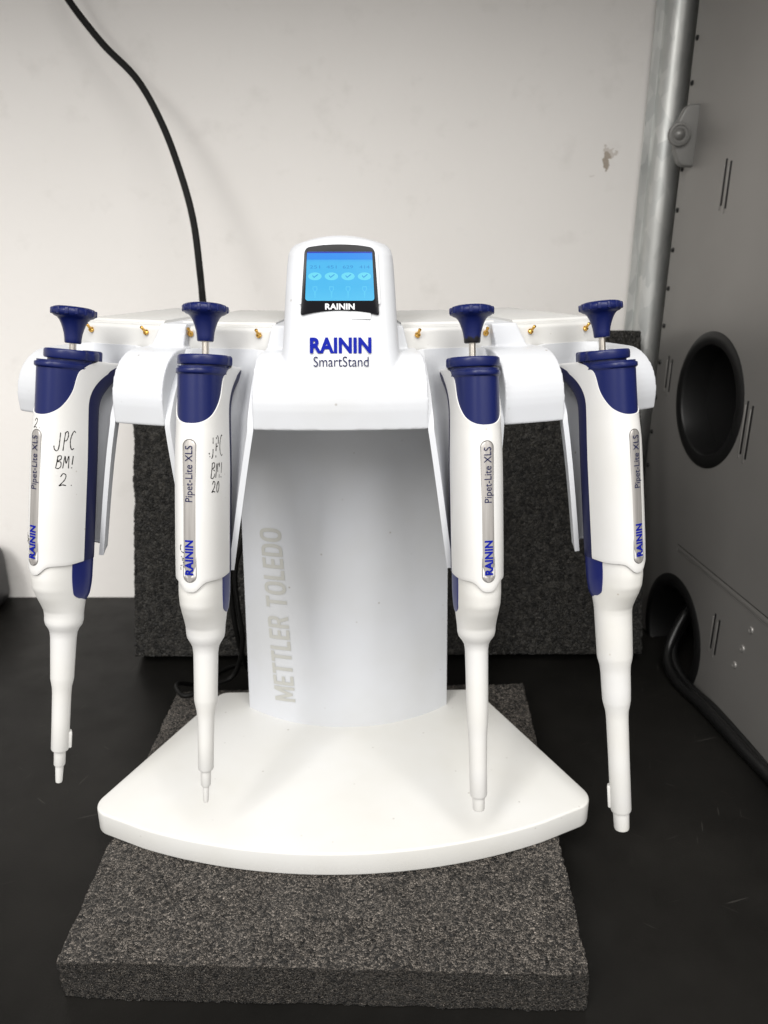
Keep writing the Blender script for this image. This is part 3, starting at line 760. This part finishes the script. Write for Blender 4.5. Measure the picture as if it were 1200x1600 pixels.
    for w in ws:
        e = min(w - w0, w1 - w); h = pw if e >= pw else math.sqrt(max(0.0004, pw * pw - (pw - e) ** 2))
        for k in range(9):
            u = -h + 2 * h * k / 8; edge = 0.02 if k in (0, 8) or w in (ws[0], ws[-1]) else 0.28
            vs.append(V(u, body_v(u, min(w, 120)) + edge, w + d))
    for i in range(len(ws) - 1):
        for k in range(8): fs.append((i * 9 + k, i * 9 + k + 1, (i + 1) * 9 + k + 1, (i + 1) * 9 + k))
    bm = bmesh.new(); me = pydata(vs, fs); bm_add(bm, me)
    plate = link('name_plate', from_bm(bm), M['plate'], rt)
    rim = []; n = 40
    for k in range(n):
        t = 2 * math.pi * k / n; cu = 2.98 * math.cos(t); cw = (w0 + pw if math.sin(t) > 0 else w1 - pw) - 2.98 * math.sin(t)
        rim.append((cu, cw))
    rim.append(rim[0])
    path = [V(u, body_v(u, min(w, 120)) + 0.06, w + d) for u, w in rim]
    link('plate_edge', tube(path, 0.00019, 6), M['edge'], plate)
    def up(wst, uc):      # lettering reads upwards
        return lambda a, b: V(uc - b, body_v(uc - b, 90) + 0.46, wst + d - a)
    link('lettering', fit_text('Pipet-Lite XLS', 24.9, 3.3, up(88.3, 1.6), -0.002), M['ink_navy'], plate, smooth=False)
    link('lettering', fit_text('RAININ', 15.9, 3.9, up(121.4, 1.95), 0.042, 1.03), M['ink_blue'], plate, smooth=False)
    # marker writing
    for (txt, s0, wb, cw, ch, ang) in writing:
        bm = bmesh.new(); px = 0
        rnd = random.Random(sum(map(ord, txt)) + int(wb))
        for ch_ in txt:
            for stroke in GL[ch_]:
                pts = catmull([(a, b, 0) for a, b in stroke], 5) if len(stroke) > 2 else [Vector((a, b, 0)) for a, b in stroke]
                runs = [[]]
                for q in pts:
                    lx, ly = (px + q.x) * cw + 0.12 * q.y * cw, q.y * ch
                    sx = s0 + lx * math.cos(ang) - ly * math.sin(ang); wy = wb - (lx * math.sin(ang) + ly * math.cos(ang))
                    if faded and rnd.random() < 0.08 and txt != '20':
                        if runs[-1]: runs.append([])
                        continue
                    U, V_, nu, nv = body_arc(wy, sx)
                    runs[-1].append((U, V_, nu, nv, wy))
                for run in runs:
                    if len(run) < 2: continue
                    l, r_ = [], []
                    pts3 = [V(a + nu * 0.05, b + nv * 0.05, w + d) for a, b, nu, nv, w in run]; nr = [Vector((nu, -nv, 0)) for a, b, nu, nv, w in run]
                    for i, p in enumerate(pts3):
                        t = (pts3[min(i + 1, len(pts3) - 1)] - pts3[max(i - 1, 0)]).normalized(); s = t.cross(nr[i]).normalized()
                        h = 0.00022 * (0.7 + 0.6 * rnd.random()); l.append(bm.verts.new(p + s * h)); r_.append(bm.verts.new(p - s * h))
                    for i in range(len(pts3) - 1): bm.faces.new((l[i], l[i + 1], r_[i + 1], r_[i]))
            px += 1.05 if ch_ not in 'I.' else 0.5
        link('handwriting', from_bm(bm, False), M['marker'], handle, smooth=False)
    return rt

make_pipette(239.4, -3.2,
    [(9.2, 150.5), (9.2, 152.2), (8.7, 154.3), (7.4, 156.3), (6.55, 158.4), (6.2, 161.5), (5.9, 172), (5.65, 181.6), (5.6, 183.0), (4.75, 187.5), (4.55, 191), (4.4, 205), (4.35, 220.6), (4.05, 221.3)],
    [(2.9, 220.8), (2.8, 229.3), (2.55, 229.8), (2.05, 229.9), (1.75, 238.0), (1.55, 239.2), (0.9, 239.4)], (211.5, 220.5, 4.0, -52),
    (-0.14536, 0.37273, 0.29391), (-0.16773, 0.33006, 0.05898), -28,
    [('JPC', 9.0, 69.4, 3.2, 8.0, 0.06), ('BMI', 9.4, 77.8, 3.3, 5.8, 0), ('2.', 11.4, 86.0, 4.0, 5.6, 0), ('2.', -2.4, 60.0, 2.6, 4.2, 0), ('JPC', -5.6, 110, 1.6, 2.2, -1.6)],
    'white and navy pipette with JPC BMI 2 inked on its side, leftmost on the stand')
make_pipette(239.8, 0.0,
    [(9.1, 153.6), (8.7, 155.6), (7.4, 157.8), (6.3, 160.0), (5.85, 163.5), (5.7, 175), (5.6, 186.4), (5.5, 187.4), (4.5, 192.2), (4.05, 196.5), (3.85, 208), (3.75, 222.0), (3.4, 222.7)],
    [(2.6, 222.2), (2.35, 230.6), (2.1, 231.1), (1.6, 231.2), (1.3, 238.8), (1.1, 239.6), (0.6, 239.8)], None,
    (-0.08078, 0.35978, 0.29585), (-0.08789, 0.31268, 0.06091), -9,
    [('JPC', 9.2, 68.6, 2.9, 8.6, 0.10), ('BMI', 9.4, 77.8, 2.9, 6.8, 0), ('20', 10.2, 84.2, 2.4, 4.8, 0), ('JPC', -4.6, 108.0, 4.0, 2.0, -1.57)],
    'white and navy pipette with smudged BMI 20 inked beside its label, left of the display', True)
p3 = make_pipette(245.2, 0.3,
    [(9.1, 153.4), (8.6, 155.3), (7.2, 157.2), (6.0, 159.4), (5.6, 162.5), (5.45, 175), (5.35, 190), (5.15, 199), (4.75, 203), (4.55, 209), (4.35, 222), (4.3, 236.6), (3.9, 237.6)],
    [(3.1, 237.0), (2.95, 244.2), (2.7, 245.0), (1.6, 245.2)], None,
    (0.04001, 0.36263, 0.29490), (0.04728, 0.31472, 0.05454), 12,
    [], 'white and navy pipette without handwriting and with narrow straight nozzle, right of the display')
for ch in p3.children:
    if ch.name.startswith('plunger_knob'): ch.data.materials[0] = scuffed_navy(0.2452 - 0.0170, 0.2452 - 0.0110)
make_pipette(272.3, 0.0,
    [(9.2, 153.5), (9.1, 160), (8.85, 175.5), (8.6, 177.5), (7.75, 181.0), (7.45, 184.5), (7.3, 193), (7.1, 199.8), (6.8, 201.6), (5.85, 206.0), (5.6, 210), (5.4, 230), (5.35, 260.6), (5.0, 261.6)],
    [(4.2, 261.0), (3.95, 271.0), (3.7, 272.0), (2.6, 272.3)], (247.5, 260, 5.0, 226),
    (0.10293, 0.37866, 0.29557), (0.12594, 0.33082, 0.02856), 28,
    [], 'longest white and navy pipette with thick stepped nozzle, rightmost on the stand')

# ------------------------------------------------------------------ cords and cables
path = catmull([(-0.2434, 0.6550, 0.5267), (-0.2360, 0.6500, 0.5057), (-0.2276, 0.6450, 0.4886), (-0.2039, 0.6370, 0.4594), (-0.1783, 0.6280, 0.4343), (-0.1597, 0.6170, 0.4024), (-0.1452, 0.6020, 0.3663), (-0.1361, 0.5880, 0.3357), (-0.1292, 0.5660, 0.3013), (-0.1227, 0.5400, 0.2814), (-0.112, 0.505, 0.225), (-0.088, 0.468, 0.20)], 10)
o = link('hanging_power_cord', tube(path, 0.0025, 32, 0.62, Vector((0, 1, 0)), True), M['cord'])
tag(o, 'black two strand power cord hanging down the cream wall behind the stand', 'cord', 'black cords')
path = catmull([(-0.082, 0.470, 0.21), (-0.094, 0.475, 0.155), (-0.1035, 0.48, 0.115), (-0.1055, 0.485, 0.085), (-0.104, 0.492, 0.050), (-0.100, 0.505, 0.020), (-0.085, 0.520, 0.0028), (-0.06, 0.530, 0.0023), (-0.02, 0.545, 0.0023)], 10)
o = link('signal_cable', tube(path, 0.0019, 14), M['cord'])
tag(o, 'thin black cable dropping beside the column to the bench behind the pad', 'cable', 'black cords')
path = catmull([(-0.078, 0.466, 0.205), (-0.089, 0.468, 0.150), (-0.0985, 0.47, 0.118), (-0.0990, 0.472, 0.090), (-0.0985, 0.478, 0.060), (-0.108, 0.488, 0.028), (-0.122, 0.480, 0.0240), (-0.1372, 0.466, 0.0240), (-0.146, 0.474, 0.0235), (-0.150, 0.492, 0.018), (-0.141, 0.515, 0.004), (-0.120, 0.545, 0.0022), (-0.08, 0.552, 0.0022)], 10)
o = link('looped_cable', tube(path, 0.0017, 14), M['cord'])
tag(o, 'thin black cable looping over the rear left edge of the foam pad', 'cable', 'black cords')

# ------------------------------------------------------------------ grey cabinet at the right
A0 = Vector((0.2290, 0.645, 0)); A1 = Vector((0.2655, 0.205, 0))      # far and near ends of its side
dv = (A1 - A0).normalized(); nv = Vector((dv.y, -dv.x, 0)); nv = nv if nv.x < 0 else -nv
cab = empty('grey_cabinet', A0)
cab.rotation_euler = (0, 0, math.atan2(dv.y, dv.x))     # local +X runs towards the viewer, local -Y... see below
tag(cab, 'grey metal cabinet with round cable ports standing beside the wall at the right', 'cabinet')
LEN = (A1 - A0).length
# local frame: x along the side (far to near), outward normal is local -Y or +Y
out = 1 if (Matrix.Rotation(-cab.rotation_euler.z, 3, 'Z') @ nv).y > 0 else -1
def cabl(x, d, z): return Vector((x, out * d, z))
port = (0.0905, 0.2145, 0.0400); archp = (0.0835, 0.022, 0.0400)
c = bpy.data.curves.new('panel', 'CURVE'); c.dimensions = '2D'; c.fill_mode = 'BOTH'; c.extrude = 0.0015
def spl(pts):
    s = c.splines.new('POLY'); s.points.add(len(pts) - 1)
    for q, p in zip(s.points, pts): q.co = (p[0], p[1], 0, 1)
    s.use_cyclic_u = True
th0 = math.asin(-archp[1] / archp[2])
notch = [(archp[0] + archp[2] * math.cos(t), archp[1] + archp[2] * math.sin(t)) for t in [math.pi - th0 + (2 * th0 - math.pi) * k / 36 for k in range(37)]]
notch = [(x, max(z, 0.0)) for x, z in notch]
spl([(0, 0.0005)] + [(x, z + 0.0005) for x, z in notch] + [(LEN, 0.0005), (LEN, 0.80), (0, 0.80)])
spl([(port[0] + port[2] * math.cos(2 * math.pi * k / 64), port[1] + port[2] * math.sin(2 * math.pi * k / 64)) for k in range(64)])
to = bpy.data.objects.new('panel', c); COL.objects.link(to)
dg = bpy.context.evaluated_depsgraph_get(); dg.update()
me = bpy.data.meshes.new_from_object(to.evaluated_get(dg)); bpy.data.objects.remove(to); bpy.data.curves.remove(c)
me.transform(Matrix(((1, 0, 0, 0), (0, 0, -1, 0), (0, 1, 0, 0), (0, 0, 0, 1))))
panel = link('side_panel', me, M['cab'], cab, angle=20)
def cabbox(x0, x1, d0, d1, z0, z1, bev=0.0):
    return box_me(x1 - x0, abs(d1 - d0), z1 - z0, bev, 2, ((x0 + x1) / 2, out * (d0 + d1) / 2, (z0 + z1) / 2))
bm = bmesh.new()
for b in ((0, 0.003, -0.0016, -0.35, 0.0005, 0.80), (LEN - 0.003, LEN, -0.0016, -0.35, 0.0005, 0.80), (0.003, LEN - 0.003, -0.0016, -0.35, 0.797, 0.80)): bm_add(bm, cabbox(*b))
link('outer_walls', from_bm(bm, False), M['cab'], cab, smooth=False)
link('interior_backing', cabbox(0.004, LEN - 0.004, -0.055, -0.060, 0.001, 0.79), M['port_shade_seam'], cab, smooth=False)  # added near-black sheet in place of the shaded interior
def collar(cx, cz, prof, n=64, half=None):
    rings = []
    for r, d in prof: rings.append([cabl(cx + r * math.cos(2 * math.pi * k / n), d, cz + r * math.sin(2 * math.pi * k / n)) for k in range(n)])
    n_ = n; vs = [p for r in rings for p in r]; fs = []
    for i in range(len(rings) - 1):
        for j in range(n_):
            k = (j + 1) % n_
            fs.append((i * n_ + j, i * n_ + k, (i + 1) * n_ + k, (i + 1) * n_ + j))
    bm = bmesh.new(); me = pydata(vs, fs); bm_add(bm, me); 
    if half is not None:
        bmesh.ops.bisect_plane(bm, geom=list(bm.verts) + list(bm.edges) + list(bm.faces), plane_co=(0, 0, half), plane_no=(0, 0, -1), clear_outer=True)
    return from_bm(bm)
RIM = [(0.0392, -0.030), (0.0392, 0.0008), (0.0400, 0.0022), (0.0425, 0.0030), (0.0475, 0.0028), (0.0492, 0.0018), (0.0495, 0.0)]
link('port_rim', collar(*port[:2], RIM), M['dark'], cab)
link('port_rim', collar(*archp[:2], RIM, half=0.001), M['dark'], cab)
link('port_flap', collar(*port[:2], [(0.0391, -0.018), (0.030, -0.026), (0.012, -0.031), (0.0001, -0.032)]), M['port_shade_seam'], cab)
riv_me = loft(lathe_rings([(0.0019, 0), (0.0018, 0.0007), (0.0012, 0.0013), (0.0004, 0.0015)], 14))
def on_panel(name, me, x, z, m, par=None):
    o = link(name, me, m, par or cab); o.location = cabl(x, 0.0015, z); o.rotation_euler = (R(-90) * out, 0, 0); return o
for k in range(24): on_panel('rivet', riv_me, 0.0042, 0.055 + 0.0292 * k, M['dark'])
dim_me = loft(lathe_rings([(0.0027, 0), (0.0026, 0.0004), (0.0020, 0.0009), (0.0009, 0.0005), (0.0002, 0.0003)], 18))
for x, z in ((0.216, 0.138), (0.203, 0.119), (0.189, 0.080), (0.183, 0.063), (0.177, 0.047)): on_panel('screw', dim_me, x, z, M['cab'])
for x, z, h in ((0.072, 0.362, 0.030), (0.020, 0.2245, 0.026), (0.144, 0.2065, 0.036), (0.1445, 0.056, 0.028)):
    for q in range(2):
        link('vent_slot', cabbox(x + 0.0065 * q - 0.0009, x + 0.0065 * q + 0.0009, 0.0014, 0.0019, z - h / 2 - 0.002 * q, z + h / 2 - 0.002 * q, 0.0002), M['dark'], cab)
        link('vent_lip', cabbox(x + 0.0065 * q - 0.0030, x + 0.0065 * q - 0.0012, 0.0012, 0.0022, z - h / 2 - 0.003 - 0.002 * q, z + h / 2 - 0.003 - 0.002 * q, 0.0003), M['cab'], cab)
link('seam', cabbox(0.075, LEN, 0.0014, 0.0017, 0.0965, 0.0969), M['port_shade_seam'], cab)
link('seam_bead', cabbox(0.075, LEN, 0.0010, 0.0020, 0.0915, 0.0955, 0.0009), M['cab'], cab)
# latch: rounded tab reaching over the upright, with a turn knob
lp = round_corners([(0.016, -0.021), (0.016, 0.021), (-0.001, 0.021), (-0.007, 0.008), (-0.007, -0.009), (-0.002, -0.021)], [0.002, 0.002, 0.007, 0.006, 0.006, 0.007], 6)
me = extrude_poly(lp, -0.004, 0.004, 0.0015, 3); me.transform(Matrix.Rotation(R(90), 4, 'X'))
lt = link('latch', me, M['cab_trim']); lt.parent = cab
Wm = Matrix.Translation(A0) @ Matrix.Rotation(cab.rotation_euler.z, 4, 'Z')
lt.matrix_local = Wm.inverted() @ Matrix.Translation((0.2215, 0.628, 0.3975))
kb = bmesh.new()
bm_add(kb, loft(lathe_rings([(0.0080, 0), (0.0083, 0.002), (0.0078, 0.0030), (0.0062, 0.0033), (0.0058, 0.0026), (0.0042, 0.0026), (0.0038, 0.0034), (0.0001, 0.0053)], 36)))
me = from_bm(kb); me.transform(Matrix.Rotation(R(90), 4, 'X')); kn = link('latch_knob', me, M['cab_trim'], lt)
kn.location = (-0.0055, -0.004, 0.0005)

# thick cables leaving the arched port along the foot of the cabinet
for q, (r, dz, dx, lab) in enumerate(((0.0041, 0.0, -0.0105, 'thick black cable on the bench curving out of the lower port, nearer the pipettes'), (0.0033, 0.0, -0.0175, 'thinner black cable on the bench curving along the foot of the cabinet'))):
    pts = []
    W3 = Wm.to_3x3()
    for x, d, z in ((0.070, -0.035, 0.060 - 0.01 * q), (0.082, -0.010, 0.040 - 0.008 * q), (0.098, 0.012 + dx * 0.6 + 0.004, 0.014), (0.125, 0.025 + dx, r + 0.0005 + dz), (0.165, 0.021 + dx, r + 0.0005), (0.21, 0.019 + dx, r + 0.0005), (0.27, 0.016 + dx, r + 0.0005), (0.36, 0.02 + dx, r + 0.0005)):
        pts.append(Wm @ cabl(x, d, z))
    o = link('power_cable', tube(catmull(pts, 12), r, 20), M['cable']); tag(o, lab, 'cable', 'cables at the cabinet foot')

# dark rounded device at the left edge of the bench
me = box_me(0.07, 0.045, 0.062, 0.014, 5, (0, 0, 0.0315))
o = link('black_adapter', me, M['dev']); o.location = (-0.3875, 0.650, 0.0003)
tag(o, 'black rounded device standing on the bench by the wall at far left', 'device')
